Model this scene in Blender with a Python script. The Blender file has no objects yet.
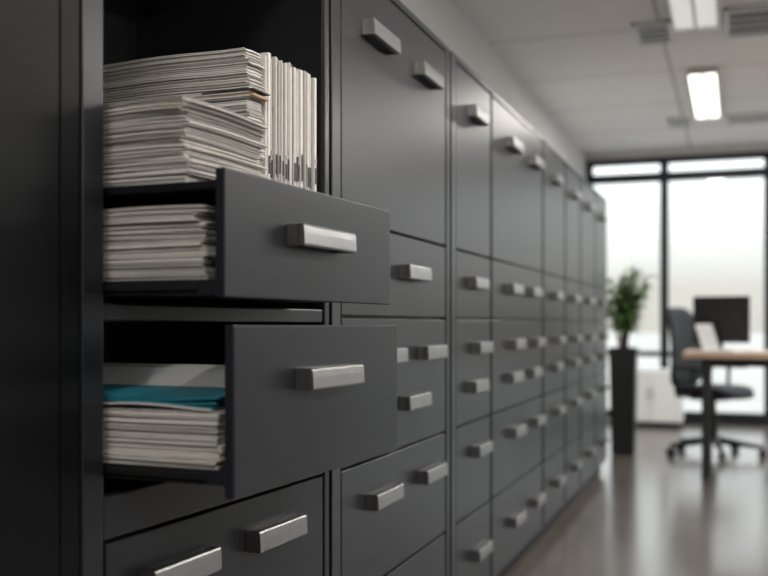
import bpy, bmesh, math, random
from mathutils import Vector, Matrix, Euler
random.seed(7)
S = bpy.context.scene
try:
    S.view_settings.view_transform = 'Standard'
except Exception: pass

# ---------------------------------------------------------------- materials
def mat(name, col, rough=0.5, metal=0.0, nscale=0, namt=0.0, bump=0.0, bscale=200, emit=None, estr=0, spec=None, coat=0):
    m = bpy.data.materials.new(name); m.use_nodes = True
    nt = m.node_tree; b = nt.nodes['Principled BSDF']
    b.inputs['Base Color'].default_value = (*col, 1)
    b.inputs['Roughness'].default_value = rough
    b.inputs['Metallic'].default_value = metal
    if spec is not None: b.inputs['Specular IOR Level'].default_value = spec
    if coat: b.inputs['Coat Weight'].default_value = coat; b.inputs['Coat Roughness'].default_value = .12
    tc = nt.nodes.new('ShaderNodeTexCoord')
    if nscale:
        n = nt.nodes.new('ShaderNodeTexNoise'); n.inputs['Scale'].default_value = nscale; n.inputs['Detail'].default_value = 5
        nt.links.new(tc.outputs['Object'], n.inputs['Vector'])
        r = nt.nodes.new('ShaderNodeValToRGB')
        r.color_ramp.elements[0].position = .3; r.color_ramp.elements[1].position = .7
        r.color_ramp.elements[0].color = (*[c*(1-namt) for c in col], 1)
        r.color_ramp.elements[1].color = (*[min(1, c*(1+namt)) for c in col], 1)
        nt.links.new(n.outputs['Fac'], r.inputs['Fac']); nt.links.new(r.outputs['Color'], b.inputs['Base Color'])
    if bump:
        n2 = nt.nodes.new('ShaderNodeTexNoise'); n2.inputs['Scale'].default_value = bscale
        nt.links.new(tc.outputs['Object'], n2.inputs['Vector'])
        bp = nt.nodes.new('ShaderNodeBump'); bp.inputs['Strength'].default_value = bump; bp.inputs['Distance'].default_value = .002
        nt.links.new(n2.outputs['Fac'], bp.inputs['Height']); nt.links.new(bp.outputs['Normal'], b.inputs['Normal'])
    if emit:
        b.inputs['Emission Color'].default_value = (*emit, 1); b.inputs['Emission Strength'].default_value = estr
    return m

M_panel = mat('charcoal_panel', (.0115,.0125,.0160), .32, .0, 3, .06, .02, 900, spec=.30)
M_body  = mat('cabinet_body', (.005,.0055,.007), .45, .0, 3, .06, spec=.3)
M_dark  = mat('cabinet_dark', (.0025,.0028,.0036), .42, .0, 3, .1, spec=.12)
M_stile = mat('cabinet_stile', (.016,.017,.021), .30, .3, 3, .05, spec=.4)
M_inner = mat('cabinet_interior', (.018,.018,.020), .25, .0, 4, .1)
M_steel = mat('brushed_steel', (.30,.297,.295), .36, 1.0, 30, .06, .03, 400)
M_steeld= mat('steel_dark', (.04,.04,.04), .4, .8, 30, .08)
M_wall  = mat('wall_paint', (.66,.66,.67), .8, 0, 2, .03)
M_wallw = mat('wall_white', (.70,.69,.68), .8, 0, 2, .02)
M_wallg = mat('wall_taupe', (.36,.35,.34), .8, 0, 2, .03)
M_frame = mat('window_frame', (.012,.014,.018), .4, .3, 5, .05)
M_black = mat('black_plastic', (.010,.011,.013), .5, 0, 20, .1)
M_mesh  = mat('chair_fabric', (.014,.018,.023), .8, 0, 60, .25)
M_white = mat('white_laminate', (.75,.75,.74), .4, 0, 3, .02)
M_leaf  = mat('leaf_green', (.14,.25,.075), .5, 0, 8, .35)
M_stem  = mat('stem_brown', (.12,.08,.05), .7, 0, 20, .2)
M_soil  = mat('soil', (.03,.02,.015), .9, 0, 40, .4)
M_teal  = mat('teal_folder', (.012,.13,.175), .5, 0, 20, .1)
M_tan   = mat('kraft_folder', (.42,.30,.18), .6, 0, 20, .1)
M_ink   = mat('ink_label', (.05,.05,.055), .6, 0, 120, .6)
M_greyp = mat('grey_card', (.42,.42,.42), .7, 0, 20, .1)
M_screen= mat('screen_off', (.01,.011,.013), .25, 0, 5, .05)
M_lamp  = mat('lamp_diffuser', (.9,.88,.82), .5, 0, 3, .01, emit=(1,.93,.80), estr=3.0)
M_lampoff = mat('lamp_diffuser_dim', (.7,.7,.7), .4, 0, 3, .01, emit=(1,.97,.93), estr=.45)
M_housing = mat('lamp_housing', (.60,.60,.60), .4, .2, 5, .03)
M_pave  = mat('pavement', (.40,.38,.36), .9, 0, .5, .1)

def paper_mat():
    m = bpy.data.materials.new('paper_sheets'); m.use_nodes = True
    nt = m.node_tree; b = nt.nodes['Principled BSDF']; b.inputs['Roughness'].default_value = .75
    a = nt.nodes.new('ShaderNodeAttribute'); a.attribute_name = 'sheet'
    r = nt.nodes.new('ShaderNodeValToRGB')
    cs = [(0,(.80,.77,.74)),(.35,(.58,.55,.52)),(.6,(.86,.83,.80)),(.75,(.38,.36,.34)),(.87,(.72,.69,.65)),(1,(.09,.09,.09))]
    while len(r.color_ramp.elements) < len(cs): r.color_ramp.elements.new(.5)
    for e,(p,c) in zip(r.color_ramp.elements, cs): e.position = p; e.color = (*c,1)
    nt.links.new(a.outputs['Fac'], r.inputs['Fac'])
    tc = nt.nodes.new('ShaderNodeTexCoord')
    n = nt.nodes.new('ShaderNodeTexNoise'); n.inputs['Scale'].default_value = 60; n.inputs['Detail'].default_value = 4
    nt.links.new(tc.outputs['Object'], n.inputs['Vector'])
    mx = nt.nodes.new('ShaderNodeMix'); mx.data_type = 'RGBA'; mx.blend_type = 'MULTIPLY'
    mx.inputs['Factor'].default_value = .25
    nt.links.new(r.outputs['Color'], mx.inputs['A']); nt.links.new(n.outputs['Fac'], mx.inputs['B'])
    nt.links.new(mx.outputs['Result'], b.inputs['Base Color'])
    return m
M_paper = paper_mat()

def floor_mat():
    m = bpy.data.materials.new('polished_concrete'); m.use_nodes = True
    nt = m.node_tree; b = nt.nodes['Principled BSDF']
    tc = nt.nodes.new('ShaderNodeTexCoord')
    n = nt.nodes.new('ShaderNodeTexNoise'); n.inputs['Scale'].default_value = 1.0; n.inputs['Detail'].default_value = 4; n.inputs['Roughness'].default_value=.5
    nt.links.new(tc.outputs['Object'], n.inputs['Vector'])
    r = nt.nodes.new('ShaderNodeValToRGB'); r.color_ramp.elements[0].position=.3; r.color_ramp.elements[1].position=.72
    r.color_ramp.elements[0].color=(.095,.080,.070,1); r.color_ramp.elements[1].color=(.125,.107,.094,1)
    nt.links.new(n.outputs['Fac'], r.inputs['Fac']); nt.links.new(r.outputs['Color'], b.inputs['Base Color'])
    mr = nt.nodes.new('ShaderNodeMapRange'); mr.inputs['To Min'].default_value=.16; mr.inputs['To Max'].default_value=.24
    nt.links.new(n.outputs['Fac'], mr.inputs['Value']); nt.links.new(mr.outputs['Result'], b.inputs['Roughness'])
    return m
def ceil_mat():
    m = bpy.data.materials.new('ceiling_tiles'); m.use_nodes = True
    nt = m.node_tree; b = nt.nodes['Principled BSDF']; b.inputs['Roughness'].default_value=.9
    tc = nt.nodes.new('ShaderNodeTexCoord')
    br = nt.nodes.new('ShaderNodeTexBrick'); br.offset=0; br.inputs['Scale'].default_value=1
    br.inputs['Brick Width'].default_value=1.2; br.inputs['Row Height'].default_value=1.2; br.inputs['Mortar Size'].default_value=.012
    br.inputs['Color1'].default_value=(.84,.84,.84,1); br.inputs['Color2'].default_value=(.82,.82,.825,1); br.inputs['Mortar'].default_value=(.45,.45,.45,1)
    mp = nt.nodes.new('ShaderNodeMapping'); mp.inputs['Location'].default_value=(.75,.3,0)
    nt.links.new(tc.outputs['Object'], mp.inputs['Vector']); nt.links.new(mp.outputs['Vector'], br.inputs['Vector'])
    nt.links.new(br.outputs['Color'], b.inputs['Base Color'])
    return m
def wood_mat():
    m = bpy.data.materials.new('desk_oak'); m.use_nodes = True
    nt = m.node_tree; b = nt.nodes['Principled BSDF']; b.inputs['Roughness'].default_value=.45
    tc = nt.nodes.new('ShaderNodeTexCoord'); mp = nt.nodes.new('ShaderNodeMapping'); mp.inputs['Scale'].default_value=(1,14,14)
    n = nt.nodes.new('ShaderNodeTexNoise'); n.inputs['Scale'].default_value=2; n.inputs['Detail'].default_value=6
    r = nt.nodes.new('ShaderNodeValToRGB'); r.color_ramp.elements[0].color=(.36,.24,.17,1); r.color_ramp.elements[1].color=(.52,.39,.29,1)
    nt.links.new(tc.outputs['Object'], mp.inputs['Vector']); nt.links.new(mp.outputs['Vector'], n.inputs['Vector'])
    nt.links.new(n.outputs['Fac'], r.inputs['Fac']); nt.links.new(r.outputs['Color'], b.inputs['Base Color'])
    return m
def glass_mat():
    m = bpy.data.materials.new('window_glass'); m.use_nodes = True
    nt = m.node_tree; nt.nodes.clear()
    o = nt.nodes.new('ShaderNodeOutputMaterial'); t = nt.nodes.new('ShaderNodeBsdfTransparent'); g = nt.nodes.new('ShaderNodeBsdfGlossy')
    g.inputs['Roughness'].default_value=.02; t.inputs['Color'].default_value=(.96,.98,.98,1)
    mx = nt.nodes.new('ShaderNodeMixShader'); mx.inputs[0].default_value=.03
    nt.links.new(t.outputs[0], mx.inputs[1]); nt.links.new(g.outputs[0], mx.inputs[2]); nt.links.new(mx.outputs[0], o.inputs['Surface'])
    return m
M_floor=floor_mat(); M_ceil=ceil_mat(); M_wood=wood_mat(); M_glass=glass_mat()

# ---------------------------------------------------------------- mesh builder
class B:
    def __init__(s): s.bm=bmesh.new(); s.mats=[]; s.lay=s.bm.faces.layers.float.new('sheet')
    def mi(s,m):
        if m not in s.mats: s.mats.append(m)
        return s.mats.index(m)
    def box(s,x0,x1,y0,y1,z0,z1,m,bev=0,seg=2,M=None):
        t=bmesh.new(); bmesh.ops.create_cube(t,size=1)
        for v in t.verts:
            v.co=Vector(((x0+x1)/2+v.co.x*(x1-x0),(y0+y1)/2+v.co.y*(y1-y0),(z0+z1)/2+v.co.z*(z1-z0)))
        if bev: bmesh.ops.bevel(t,geom=t.edges[:],offset=bev,segments=seg,affect='EDGES',profile=.6)
        s.merge(t,m,M,smooth=False)
    def cyl(s,p0,p1,r0,r1,m,n=20,M=None):
        p0=Vector(p0);p1=Vector(p1);d=p1-p0
        t=bmesh.new(); bmesh.ops.create_cone(t,cap_ends=True,segments=n,radius1=r0,radius2=r1,depth=d.length)
        R=d.to_track_quat('Z','Y').to_matrix().to_4x4(); R.translation=(p0+p1)/2
        bmesh.ops.transform(t,matrix=R,verts=t.verts); s.merge(t,m,M,True)
    def merge(s,t,m,M=None,smooth=False,val=0):
        if M is not None: bmesh.ops.transform(t,matrix=M,verts=t.verts)
        i=s.mi(m); vm={}
        for v in t.verts: vm[v]=s.bm.verts.new(v.co)
        for f in t.faces:
            try: nf=s.bm.faces.new([vm[v] for v in f.verts])
            except ValueError: continue
            nf.material_index=i; nf.smooth=smooth; nf[s.lay]=val
        t.free()
    def obj(s,name,parent=None,loc=(0,0,0),rz=0,fix=True):
        if fix: bmesh.ops.recalc_face_normals(s.bm,faces=s.bm.faces[:])
        me=bpy.data.meshes.new(name); s.bm.to_mesh(me); s.bm.free()
        for m in s.mats: me.materials.append(m)
        o=bpy.data.objects.new(name,me); S.collection.objects.link(o)
        o.location=loc; o.rotation_euler=(0,0,rz)
        if parent: o.parent=parent
        return o
def empty(name,loc=(0,0,0),rz=0):
    e=bpy.data.objects.new(name,None); S.collection.objects.link(e); e.location=loc; e.rotation_euler=(0,0,rz); e.empty_display_size=.1
    return e

# ---------------------------------------------------------------- room
XL,XR,YB,YF,ZC=-.72,6.0,-3.0,11.8,3.10
def simple(name,*a): b=B(); b.box(*a); return b.obj(name)
simple('floor',XL-.2,XR+.2,YB-.2,YF+.2,-.1,0,M_floor)
simple('ceiling',XL-.2,XR+.2,YB-.2,YF+.2,ZC,ZC+.15,M_ceil)
simple('wall_left',XL-.15,XL,YB,YF,0,ZC,M_wall)
simple('wall_back',XL-.15,XR+.15,YB-.15,YB,0,ZC,M_wallg)
# right wall, out of view; ribbon window added to light the cabinet fronts
b=B(); b.box(XR,XR+.15,YB,YF,0,1.2,M_wallg); b.box(XR,XR+.15,YB,YF,2.85,ZC,M_wallg)
b.box(XR,XR+.15,YB,1.0,1.2,2.85,M_wallg); b.box(XR,XR+.15,10.8,YF,1.2,2.85,M_wallg); b.obj('wall_right')
w=empty('added_side_window')
b=B()
for y in [1.0+i*1.9633 for i in range(6)]: b.box(XR+.03,XR+.11,y-.03,y+.03,1.2,2.85,M_frame)
b.box(XR+.03,XR+.11,1.0,10.8,1.2,1.26,M_frame); b.box(XR+.03,XR+.11,1.0,10.8,2.79,2.85,M_frame); b.obj('frame',w)
b=B(); b.box(XR+.065,XR+.071,1.03,10.77,1.25,2.8,M_glass); b.obj('glazing',w)
# far glazed wall
b=B(); b.box(XL-.15,XR+.15,YF,YF+.15,3.02,ZC,M_wallw); b.box(XL-.15,XR+.15,YF,YF+.15,0,.05,M_wallw); b.obj('wall_far')
w=empty('window_1'); b=B()
xs=[XL+.03,.16,1.27,2.38,3.49,4.6,XR-.03]
for x in xs: b.box(x-.045,x+.045,YF-.02,YF+.1,.05,3.02,M_frame,.004)
for z,h in((.09,.04),(.78,.03),(2.80,.05),(2.99,.035)): b.box(XL,XR,YF-.015,YF+.09,z-h,z+h,M_frame,.004)
b.obj('frame',w)
b=B(); b.box(XL+.03,XR-.03,YF+.03,YF+.036,.1,2.98,M_glass); b.obj('glazing',w)
b=B(); b.box(XL,XL+.015,7.9,YF,0,.09,M_white,.003); b.obj('baseboard_left')
b=B(); b.box(.21,XR,YF-.04,YF-.022,0,.05,M_frame,.003); b.obj('baseboard_far')
simple('ground_outside',-60,60,YF+.4,140,-.4,-.12,M_pave)

# ---------------------------------------------------------------- handles
def handle(b,x,y,z,L=.235,H=.038,P=.036,m=M_steel):
    # solid rectangular pull: recessed dark neck, end returns, top flange, flat brushed outer bar with eased edges,
    # the outer face canted a few degrees so it catches the light toward its lower edge
    b.box(x-.002,x+P-.010,y-L/2+.012,y+L/2-.012,z-H/2+.004,z+H/2-.014,M_steeld,.001)
    b.box(x,x+P-.010,y-L/2,y-L/2+.012,z-H/2,z+H/2,m,.001)
    b.box(x,x+P-.010,y+L/2-.012,y+L/2,z-H/2,z+H/2,m,.001)
    b.box(x,x+P-.008,y-L/2+.004,y+L/2-.004,z+H/2-.006,z+H/2,m,.001)
    t=bmesh.new()
    rows=[(x+P-.014,z-H/2),(x+P-.003,z-H/2),(x+P-.001,z-H/2+.0012),(x+P,z-H/2+.004),(x+P-.0008,z+H*.1),(x+P-.002,z+H/2-.004),(x+P-.0035,z+H/2-.001),(x+P-.006,z+H/2),(x+P-.014,z+H/2)]
    A=[t.verts.new((p[0],y-L/2,p[1])) for p in rows]; C=[t.verts.new((p[0],y+L/2,p[1])) for p in rows]
    t.faces.new(A); t.faces.new(C[::-1])
    for k in range(len(rows)): 
        j=(k+1)%len(rows); t.faces.new((A[k],A[j],C[j],C[k]))
    bmesh.ops.recalc_face_normals(t,faces=t.faces[:])
    b.merge(t,m,None,False)

LV=[(1.385,2.035),(1.142,1.378),(.760,1.135),(.422,.753),(.088,.415)]
def cabinet(y0,y1,p0,p1,frac,first=False):
    e=empty('filing_cabinet')
    b=B(); b.box(-.60,-.022,y0+.001,y1-.001,.07,2.065,M_body,.003)
    b.box(-.57,-.05,y0+.003,y1-.003,0,.07,M_dark)
    b.obj('carcass',e)
    b=B()
    if p0-y0>.02: b.box(-.022,.002,y0+.012,p0-.006,.075,2.06,M_stile,.003)
    if y1-p1>.02: b.box(-.022,.002,p1+.006,y1-.012,.075,2.06,M_stile,.003)
    b.box(-.022,.0,p0,p1,2.042,2.062,M_panel,.002)
    b.obj('stiles',e)
    for i,(z0,z1) in enumerate(LV):
        b=B(); b.box(-.022,0,p0+.004,p1-.004,z0,z1,M_panel,.0035,3); b.obj('door' if i==0 else 'drawer_front_%d'%i,e)
    b=B(); W=p1-p0; rows=[(1.898,frac[0]),(1.272,frac[1]),(1.031,frac[2]),(.889,frac[1]),(.648,frac[3]),(.262,frac[3])]
    for z,fr in rows:
        for f in fr: handle(b,0,p0+f*W,z,L=.215 if len(frac[0])>1 else .2,H=.042)
    b.obj('handles',e)
F2=[(.27,.74),(.16,.59),(.34,.78),(.30,.78)]
F2b=[(.33,.78),(.33,.74),(.38,.83),(.38,.83)]
F1=[(.5,),(.5,),(.62,),(.6,)]
cabinet(2.225,3.305,2.30,3.25,F2)
cabinet(3.305,3.915,3.375,3.905,F1)
cabinet(3.915,5.06,3.93,5.045,F2b)
cabinet(5.06,5.76,5.075,5.745,F1)
cabinet(5.76,6.36,5.775,6.345,F1)
cabinet(6.36,7.06,6.375,7.045,F1)
cabinet(7.06,7.76,7.075,7.745,F1)

# ---------------------------------------------------------------- near cabinet with open drawers (local: x=outward, y=along row)
PH=math.radians(-3.73); P0=(0,2.18,0)
c1=empty('filing_cabinet',P0,PH)
WL=-.794      # left of opening (local y)
b=B()
D=-.55
b.box(D,-.001,.004,.030,.07,2.065,M_inner,.002)            # right gable
b.box(D,-.001,WL-.022,WL-.002,.07,2.065,M_inner,.002)      # left gable
b.box(D,D+.015,WL-.002,.004,.07,2.065,M_inner)             # back
b.box(D,-.001,WL-.002,.004,2.035,2.065,M_inner)
b.box(D+.015,-.004,WL,.003,1.128,1.150,M_inner)            # shelves
b.box(D+.015,-.004,WL,.003,.772,.835,M_inner)
b.box(D,-.03,WL,.003,.07,.10,M_body); b.box(D+.02,-.05,-1.38,.02,0,.07,M_dark)
b.obj('carcass',c1)
b=B()
b.box(-.02,.004,.006,.030,.075,2.06,M_stile,.003)
b.box(-.03,.0,WL-.052,WL,.075,2.06,M_stile,.003)
b.box(-.02,.0,WL,.003,1.124,1.154,M_stile,.003)   # rail between the open drawers
b.box(-.02,.0,WL,.003,.766,.838,M_panel,.003)
b.obj('face_frame',c1)
# near closed end column
b=B(); b.box(D,-.004,-1.40,WL-.055,.07,2.065,M_dark,.004)
b.box(-.004,.0,-1.39,WL-.105,.075,2.06,M_dark,.002); b.box(-.004,-.001,WL-.100,WL-.058,.075,2.06,M_dark,.001)
b.obj('end_column',c1)
for i,(z0,z1) in enumerate([(.430,.760),(.088,.424)]):
    b=B(); b.box(-.020,.002,WL+.004,.0,z0,z1,M_panel,.0035,3)
    for y in (-.25,-.600): handle(b,.002,y,(z0+z1)/2+.082,L=.205,H=.044)
    b.obj('lower_drawer_%d'%(i+1),c1)
# open drawers
def open_drawer(name,e,z0,z1,tz,hz,extra=None):
    b=B(); ya,yb=WL+.018,-.106
    b.box(e-.018,e,ya,yb,z0,z1,M_panel,.003,3)
    b.box(-.34,e-.018,ya+.008,yb-.01,tz-.018,tz,M_body,.002)
    b.box(-.34,e-.018,ya+.002,ya+.010,tz-.020,tz+.004,M_panel,.001)   # low side rail, near
    b.box(-.34,e-.018,yb-.018,yb-.010,tz-.018,tz+.09,M_body,.001)     # far side
    b.box(-.34,-.33,ya+.012,yb-.01,tz-.018,tz+.05,M_body,.001)
    b.box(-.40,e-.05,ya-.004,ya+.001,tz-.012,tz-.002,M_steeld,.001)   # runner
    if extra:
        b.box(-.34,e-.018,ya+.006,yb-.02,extra-.012,extra,M_body,.001)
        b.box(-.345,-.335,ya+.012,yb-.01,tz-.018,extra,M_body)
    handle(b,e,-.468,hz,L=.215,H=.038)
    return b.obj(name,c1)
open_drawer('open_drawer_upper',.219,1.162,1.366,1.186,1.276,extra=1.347)
open_drawer('open_drawer_lower',.236,.846,1.118,.886,1.024)

# ---------------------------------------------------------------- paper
def stack(name,x0,x1,y0,y1,z0,z1,tmin=.0012,tmax=.0035,jit=.004,rot=.8,sag=.002,extra=None,parent=None):
    b=B(); z=z0; k=random.random()*6
    i0=b.mi(M_paper); bj=0; br=0; cnt=0
    while z<z1-tmin:
        t=min(random.uniform(tmin,tmax),z1-z); n=8
        if cnt<=0: bj=random.gauss(0,jit*.9); br=random.gauss(0,rot*.9); cnt=random.randint(3,9)
        cnt-=1
        jx=bj+random.gauss(0,jit*.6); jy=random.gauss(0,jit*.6)+bj*.4; a=math.radians(br+random.gauss(0,rot*.5)); sh=random.uniform(0,jit*2)
        X0,X1,Y0,Y1=x0+jx+sh*.5,x1+jx-sh*.5,y0+jy,y1+jy-sh; cx,cy=(X0+X1)/2,(Y0+Y1)/2
        def P(u,v,zz):
            x=X0+(X1-X0)*u; y=Y0+(Y1-Y0)*v
            fr=(z-z0)/(z1-z0)
            dz=fr*sag*(math.sin(u*7+k)+math.cos(v*5+k*2)*.6)
            dx,dy=x-cx,y-cy
            return Vector((cx+dx*math.cos(a)-dy*math.sin(a),cy+dx*math.sin(a)+dy*math.cos(a),zz+dz))
        val=random.random()
        g=.0007 if cnt else .0018
        g=min(g,t*.5)
        top=[[b.bm.verts.new(P(i/n,j/n,z+t-g)) for j in range(n+1)] for i in range(n+1)]
        bot=[[b.bm.verts.new(P(i/n,j/n,z)) for j in range(n+1)] for i in range(n+1)]
        fs=[]
        for i in range(n):
            for j in range(n):
                fs.append((top[i][j],top[i+1][j],top[i+1][j+1],top[i][j+1])); fs.append((bot[i][j],bot[i][j+1],bot[i+1][j+1],bot[i+1][j]))
            fs.append((top[i][0],bot[i][0],bot[i+1][0],top[i+1][0])); fs.append((top[i][n],top[i+1][n],bot[i+1][n],bot[i][n]))
            fs.append((top[0][i],top[0][i+1],bot[0][i+1],bot[0][i])); fs.append((top[n][i],bot[n][i],bot[n][i+1],top[n][i+1]))
        for f in fs:
            nf=b.bm.faces.new(f); nf.material_index=i0; nf[b.lay]=val
        z+=t
    if extra: extra(b)
    if parent: return b.obj(name,parent,fix=False)
    return b.obj(name,None,P0,PH,fix=False)

# B: loose stack on the pulled-out tray
stack('paper_stack',-.28,.135,-.752,-.50,1.3475,1.490,.0010,.0032,.0050,1.2,.003)
# upright files with the flat bundle leaning next to them
files=empty('upright_file_row',P0,PH)
def ex(b):
    b.box(-.16,.005,-.325,-.26,1.592,1.597,M_tan,.001)
    b.box(-.12,.008,-.328,-.26,1.604,1.606,M_ink)
stack('flat_bundle',-.42,-.007,-.325,-.264,1.3475,1.695,.0012,.0042,.0025,.4,.002,ex,parent=files)
# C: stack in upper drawer
stack('paper_stack',-.30,.174,-.760,-.45,1.1865,1.258,.001,.003,.0025,.3,.001)
stack('paper_stack',-.30,.170,-.757,-.45,1.2600,1.312,.0010,.0035,.0045,.8,.002)
# lower drawer
def ex3(b):
    for k,(z,m) in enumerate([(.984,M_greyp),(.988,M_teal),(.993,M_teal),(.998,M_teal)]):
        t=bmesh.new(); bmesh.ops.create_grid(t,x_segments=16,y_segments=8,size=.5)
        for v in t.verts:
            u,w_=v.co.x,v.co.y
            v.co=Vector((-.05+u*.47+ k*.004,-.690+w_*(.148-.004*k),z+.004*math.sin(u*8+k)*(.5-w_)+.008*(.5+w_)))
        e=bmesh.ops.extrude_face_region(t,geom=t.faces[:]); 
        for v in [g for g in e['geom'] if isinstance(g,bmesh.types.BMVert)]: v.co.z+=.0038
        b.merge(t,m)
stack('paper_stack',-.30,.198,-.760,-.610,.8865,.981,.001,.003,.0022,.3,.001,ex3)
b=B(); b.box(-.31,.20,-.602,-.594,.8865,1.042,M_white,.002); b.box(-.31,.20,-.592,-.588,.8865,1.047,M_white,.001)
b.box(-.31,.20,-.584,-.576,.8865,1.036,M_greyp,.002)
b.obj('file_divider',None,P0,PH)
# upright files
b=B(); y=-.256; ip=b.mi(M_paper)
while y<-.012:
    t=random.uniform(.003,.012); t=min(t,-.010-y)
    dx=random.uniform(-.006,.004); dz=random.uniform(-.012,.0)
    lean=random.uniform(-.002,.002)
    tt=bmesh.new(); bmesh.ops.create_cube(tt,size=1)
    for v in tt.verts:
        v.co=Vector((-.215+dx+v.co.x*.42, y+t/2+v.co.y*(t-.0014)+(lean if v.co.z>0 else 0), 1.3475+(v.co.z+.5)*(.356+dz)))
    bmesh.ops.bevel(tt,geom=tt.edges[:],offset=min(.0012,t*.2),segments=2,affect='EDGES')
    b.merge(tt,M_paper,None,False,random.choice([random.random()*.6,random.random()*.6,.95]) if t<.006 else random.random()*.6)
    if t>.005 and random.random()<.75:
        z0=1.3475+random.uniform(.085,.10); h=random.uniform(.03,.06)
        b.box(-.005+dx,-.0035+dx+.0006,y+t*.25,y+t*.75,z0,z0+h,M_ink)
        if random.random()<.5: b.box(-.005+dx,-.0035+dx+.0006,y+t*.3,y+t*.7,z0+h+.01,z0+h+.02,M_greyp)
    y+=t
b.obj('files',files,fix=False)

# ---------------------------------------------------------------- ceiling services
def lamp(y0,y1,x=.68,w=.13,power=60,m=M_lamp):
    e=empty('ceiling_light',(x,(y0+y1)/2,ZC)); L=(y1-y0)/2
    b=B(); b.box(-w-.02,-w,-L,L,-.05,0,M_housing,.003); b.box(w,w+.02,-L,L,-.05,0,M_housing,.003)
    b.box(-w,w,-L,-L+.02,-.05,0,M_housing,.003); b.box(-w,w,L-.02,L,-.05,0,M_housing,.003); b.box(-.01,.01,-L+.02,L-.02,-.052,-.03,M_housing)
    b.obj('housing',e)
    b=B(); b.box(-w,w,-L+.02,L-.02,-.035,-.02,m); b.obj('diffuser',e)
    if power<=0: return
    l=bpy.data.lights.new('lamp_light','AREA'); l.shape='RECTANGLE'; l.size=2*w; l.size_y=2*L; l.energy=power; l.color=(1,.96,.90)
    o=bpy.data.objects.new('lamp_light',l); S.collection.objects.link(o); o.parent=e; o.location=(0,0,-.06)
lamp(-1.6,.2,power=50); lamp(2.0,3.8,power=50); lamp(5.1,6.9,power=0,m=M_lampoff); lamp(8.1,9.9,w=.10,power=50)  # first two are out of view, added to light the near cabinet and papers
for y0,y1 in((-1.6,.2),(2.0,3.8),(5.1,6.9),(8.1,9.9)): lamp(y0,y1,3.6,power=105)  # unseen second row, added to light the cabinets from the right
def vent(x0,x1,y0,y1):
    b=B(); z=ZC
    b.box(x0,x1,y0,y0+.02,z-.02,z,M_housing);b.box(x0,x1,y1-.02,y1,z-.02,z,M_housing);b.box(x0,x0+.02,y0,y1,z-.02,z,M_housing);b.box(x1-.02,x1,y0,y1,z-.02,z,M_housing)
    b.box(x0+.02,x1-.02,y0+.02,y1-.02,z-.006,z-.001,M_black)
    n=4
    for i in range(n):
        y=y0+.02+(y1-y0-.04)*(i+.5)/n; b.box(x0+.02,x1-.02,y-.016,y+.016,z-.018,z-.006,M_housing)
    b.obj('air_vent')
vent(.28,.52,6.75,7.25); vent(.86,1.9,6.6,7.25); vent(.30,.52,10.0,10.4); vent(.84,1.6,10.0,10.4)

# ---------------------------------------------------------------- desk
e=empty('office_desk',(0,0,0)); DZ=.915
b=B(); b.box(.56,2.6,7.55,8.40,DZ-.045,DZ,M_wood,.006); b.obj('desktop',e)
b=B()
for x in(.72,2.42):
    for y in(7.68,8.26): b.box(x-.03,x+.03,y-.03,y+.03,.01,DZ-.045,M_black,.004); b.box(x-.035,x+.035,y-.035,y+.035,0,.012,M_black,.003)
    b.box(x-.02,x+.02,7.70,8.25,DZ-.105,DZ-.046,M_black,.003)
b.box(.74,2.40,8.23,8.28,DZ-.105,DZ-.046,M_black,.003); b.box(.74,2.40,7.66,7.70,DZ-.105,DZ-.046,M_black,.003)
b.obj('legs',e)
def monitor(x,y,rz,w=.5,h=.31):
    e=empty('computer_monitor',(x,y,DZ),rz)
    b=B(); b.box(-w/2,w/2,-.015,.012,.06,.06+h,M_black,.006); b.box(-w/2+.01,w/2-.01,.012,.0135,.072,.052+h,M_screen)
    b.box(-.12,.12,-.03,-.015,.14,.30,M_black,.01); b.obj('screen',e)
    b=B(); b.box(-.02,.02,-.05,-.028,.012,.24,M_steeld,.004); b.box(-.12,.12,-.11,.06,0,.012,M_steeld,.004); b.obj('stand',e)
monitor(.82,8.16,math.radians(-8),.42,.36); monitor(1.38,8.16,math.radians(-20),.46,.28)
e=empty('laptop',(.86,7.80,DZ),math.radians(70))
b=B(); b.box(-.16,.16,-.11,.11,0,.016,M_white,.004); b.box(-.14,.14,-.03,.08,.016,.018,M_greyp); b.obj('base',e)
b=B(); T=Matrix.Translation((0,.112,.012))@Matrix.Rotation(math.radians(-18),4,'X')
b.box(-.16,.16,-.004,.004,0,.20,M_white,.003,2,T); b.box(-.15,.15,-.0055,-.004,.012,.19,M_greyp,0,2,T); b.obj('lid',e)

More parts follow.
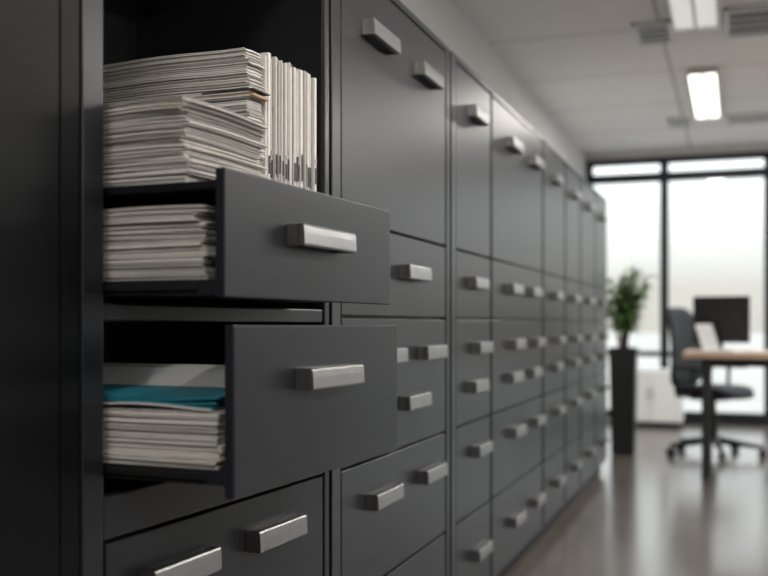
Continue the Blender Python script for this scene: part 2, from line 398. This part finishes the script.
# ---------------------------------------------------------------- office chair
def chair(x,y,rz,s=1.15):
    e=empty('office_chair',(x,y,0),rz); e.scale=(s,s,s)
    b=B()
    for i in range(5):
        a=i*math.tau/5+.3; c,sn=math.cos(a),math.sin(a)
        b.cyl((0,0,.115),(c*.34,sn*.34,.075),.030,.016,M_black,10)
        for k in(-.016,.016):
            px,py=c*.34-sn*k,sn*.34+c*k
            b.cyl((px-sn*.009,py+c*.009,.03),(px+sn*.009,py-c*.009,.03),.03,.03,M_black,16)
        b.cyl((c*.34,sn*.34,.03),(c*.34,sn*.34,.085),.009,.009,M_steeld,8)
    b.cyl((0,0,.085),(0,0,.145),.04,.035,M_black); b.cyl((0,0,.14),(0,0,.30),.028,.028,M_black); b.cyl((0,0,.29),(0,0,.42),.017,.017,M_steeld)
    b.box(-.14,.11,-.10,.10,.41,.445,M_black,.01); b.obj('base',e)
    # seat: rounded waterfall cushion
    b=B(); t=bmesh.new(); bmesh.ops.create_cube(t,size=1); bmesh.ops.subdivide_edges(t,edges=t.edges[:],cuts=7,use_grid_fill=True)
    for v in t.verts:
        u,w_,z=v.co.x*2,v.co.y*2,v.co.z*2
        r=(abs(u)**4+abs(w_)**4)**.25; k=1 if r<1e-6 else max(abs(u),abs(w_))/r
        v.co=Vector((u*k*.245,w_*k*.25,.48+z*.035*(1-.35*(max(abs(u),abs(w_))**6))-.03*max(0,u)**3+.012*abs(w_)**2))
    b.merge(t,M_mesh,None,True); b.obj('seat',e)
    # back: curved frame and mesh
    b=B(); t=bmesh.new(); bmesh.ops.create_cube(t,size=1); bmesh.ops.subdivide_edges(t,edges=t.edges[:],cuts=9,use_grid_fill=True)
    for v in t.verts:
        th,w_,z=v.co.x*2,v.co.y*2,v.co.z*2
        r=(abs(z)**4+abs(w_)**4)**.25; k=1 if r<1e-6 else max(abs(z),abs(w_))/r
        zz=z*k; yy=w_*k*(.225-.03*zz)
        v.co=Vector((-.25+th*.014-.06*(zz*.5+.5)+.035*(abs(w_*k)**2)+.03*math.cos(zz*1.6),yy,.80+zz*.30))
    b.merge(t,M_mesh,None,True); b.obj('backrest',e)
    b=B(); b.box(-.29,-.10,-.035,.035,.415,.44,M_black,.008); b.box(-.30,-.268,-.03,.03,.42,.80,M_black,.008)
    for sg in(-1,1):
        b.cyl((-.02,sg*.10,.43),(-.02,sg*.275,.44),.014,.014,M_black,10); b.cyl((-.02,sg*.275,.43),(-.02,sg*.285,.64),.015,.015,M_black,10)
        b.box(-.14,.12,sg*.285-.035,sg*.285+.035,.64,.668,M_black,.01)
    b.obj('arm_frame',e)
chair(.75,9.0,math.radians(-25))

# ---------------------------------------------------------------- planter
e=empty('potted_plant',(.01,8.85,0))
b=B(); t=bmesh.new(); bmesh.ops.create_cube(t,size=1)
for v in t.verts:
    r=.095 if v.co.z<0 else .112; v.co=Vector((math.copysign(r,v.co.x),math.copysign(r,v.co.y),0 if v.co.z<0 else .90))
bmesh.ops.bevel(t,geom=t.edges[:],offset=.006,segments=2,affect='EDGES'); b.merge(t,M_black)
b.box(-.116,.116,-.116,.116,.88,.915,M_black,.004); b.box(-.10,.10,-.10,.10,.915,.918,M_soil); b.obj('planter',e)
b=B()
def leaf(b,p,d,L,W):
    d=d.normalized(); side=d.cross(Vector((0,0,1)))
    if side.length<.05: side=Vector((1,0,0))
    side.normalize(); up=side.cross(d); n=6; prev=None; i0=b.mi(M_leaf)
    for i in range(n+1):
        u=i/n; c=p+d*L*u-Vector((0,0,1))*L*.35*u*u; w_=W*math.sin(math.pi*min(1,.08+u*.92))**.8*.5
        row=[b.bm.verts.new(c-side*w_+up*w_*.25),b.bm.verts.new(c),b.bm.verts.new(c+side*w_+up*w_*.25)]
        if prev:
            for k in(0,1):
                f=b.bm.faces.new((prev[k],prev[k+1],row[k+1],row[k])); f.material_index=i0; f.smooth=True
        prev=row
for s in range(22):
    a=s*2.4; rr=random.uniform(.08,.22)*(1 if s%3 else .3); p=Vector((random.uniform(-.04,.04),random.uniform(-.04,.04),.91)); tip=Vector((.03+math.cos(a)*rr,math.sin(a)*rr,random.uniform(1.15,1.60)))
    mid=(p+tip)/2+Vector((-tip.x*.1,-tip.y*.1,.03)); b.cyl(p,mid,.008,.006,M_stem,8); b.cyl(mid,tip,.006,.003,M_stem,8)
    for k in range(38):
        u=.3+.7*k/37; q=p.lerp(mid,u*2) if u<.5 else mid.lerp(tip,u*2-1)
        a2=random.uniform(0,math.tau); leaf(b,q,Vector((math.cos(a2),math.sin(a2),random.uniform(.0,.9))),random.uniform(.08,.16),random.uniform(.030,.05))
b.obj('foliage',e,fix=False)

# low white sideboard beneath the window
e=empty('low_sideboard',(.05,11.45,0)); b=B(); b.box(-.33,.33,-.2,.2,.05,.62,M_white,.004); b.box(-.31,.31,-.18,.18,0,.05,M_black); b.obj('body',e)
b=B(); b.box(-.325,-.003,-.216,-.2,.06,.61,M_white,.003); b.box(.003,.325,-.216,-.2,.06,.61,M_white,.003); b.box(-.03,-.02,-.226,-.216,.3,.42,M_steel,.002); b.box(.02,.03,-.226,-.216,.3,.42,M_steel,.002); b.obj('doors',e)

# ---------------------------------------------------------------- world
W=bpy.data.worlds.new('world'); S.world=W; W.use_nodes=True; nt=W.node_tree; bg=nt.nodes['Background']
tc=nt.nodes.new('ShaderNodeTexCoord'); sp=nt.nodes.new('ShaderNodeSeparateXYZ'); r=nt.nodes.new('ShaderNodeValToRGB')
cr=r.color_ramp
cr.elements[0].position=0; cr.elements[0].color=(.30,.285,.26,1); cr.elements[1].position=.5; cr.elements[1].color=(.92,.97,1,1)
e1=cr.elements.new(.035); e1.color=(.32,.305,.28,1); e2=cr.elements.new(.075); e2.color=(.42,.415,.405,1); e3=cr.elements.new(.2); e3.color=(.80,.82,.83,1)
nt.links.new(tc.outputs['Generated'],sp.inputs[0]); nt.links.new(sp.outputs['Z'],r.inputs['Fac']); nt.links.new(r.outputs['Color'],bg.inputs['Color'])
bg.inputs['Strength'].default_value=2.8

# ---------------------------------------------------------------- camera
cd=bpy.data.cameras.new('camera'); cam=bpy.data.objects.new('camera',cd); S.collection.objects.link(cam); S.camera=cam
cam.location=(.92,0,1.12); cam.rotation_euler=(math.radians(90),0,math.radians(19.34))
cd.sensor_width=36; cd.lens=46.875; cd.shift_y=.0469; cd.clip_start=.02
cd.dof.use_dof=True; cd.dof.focus_distance=2.1; cd.dof.aperture_fstop=2.2
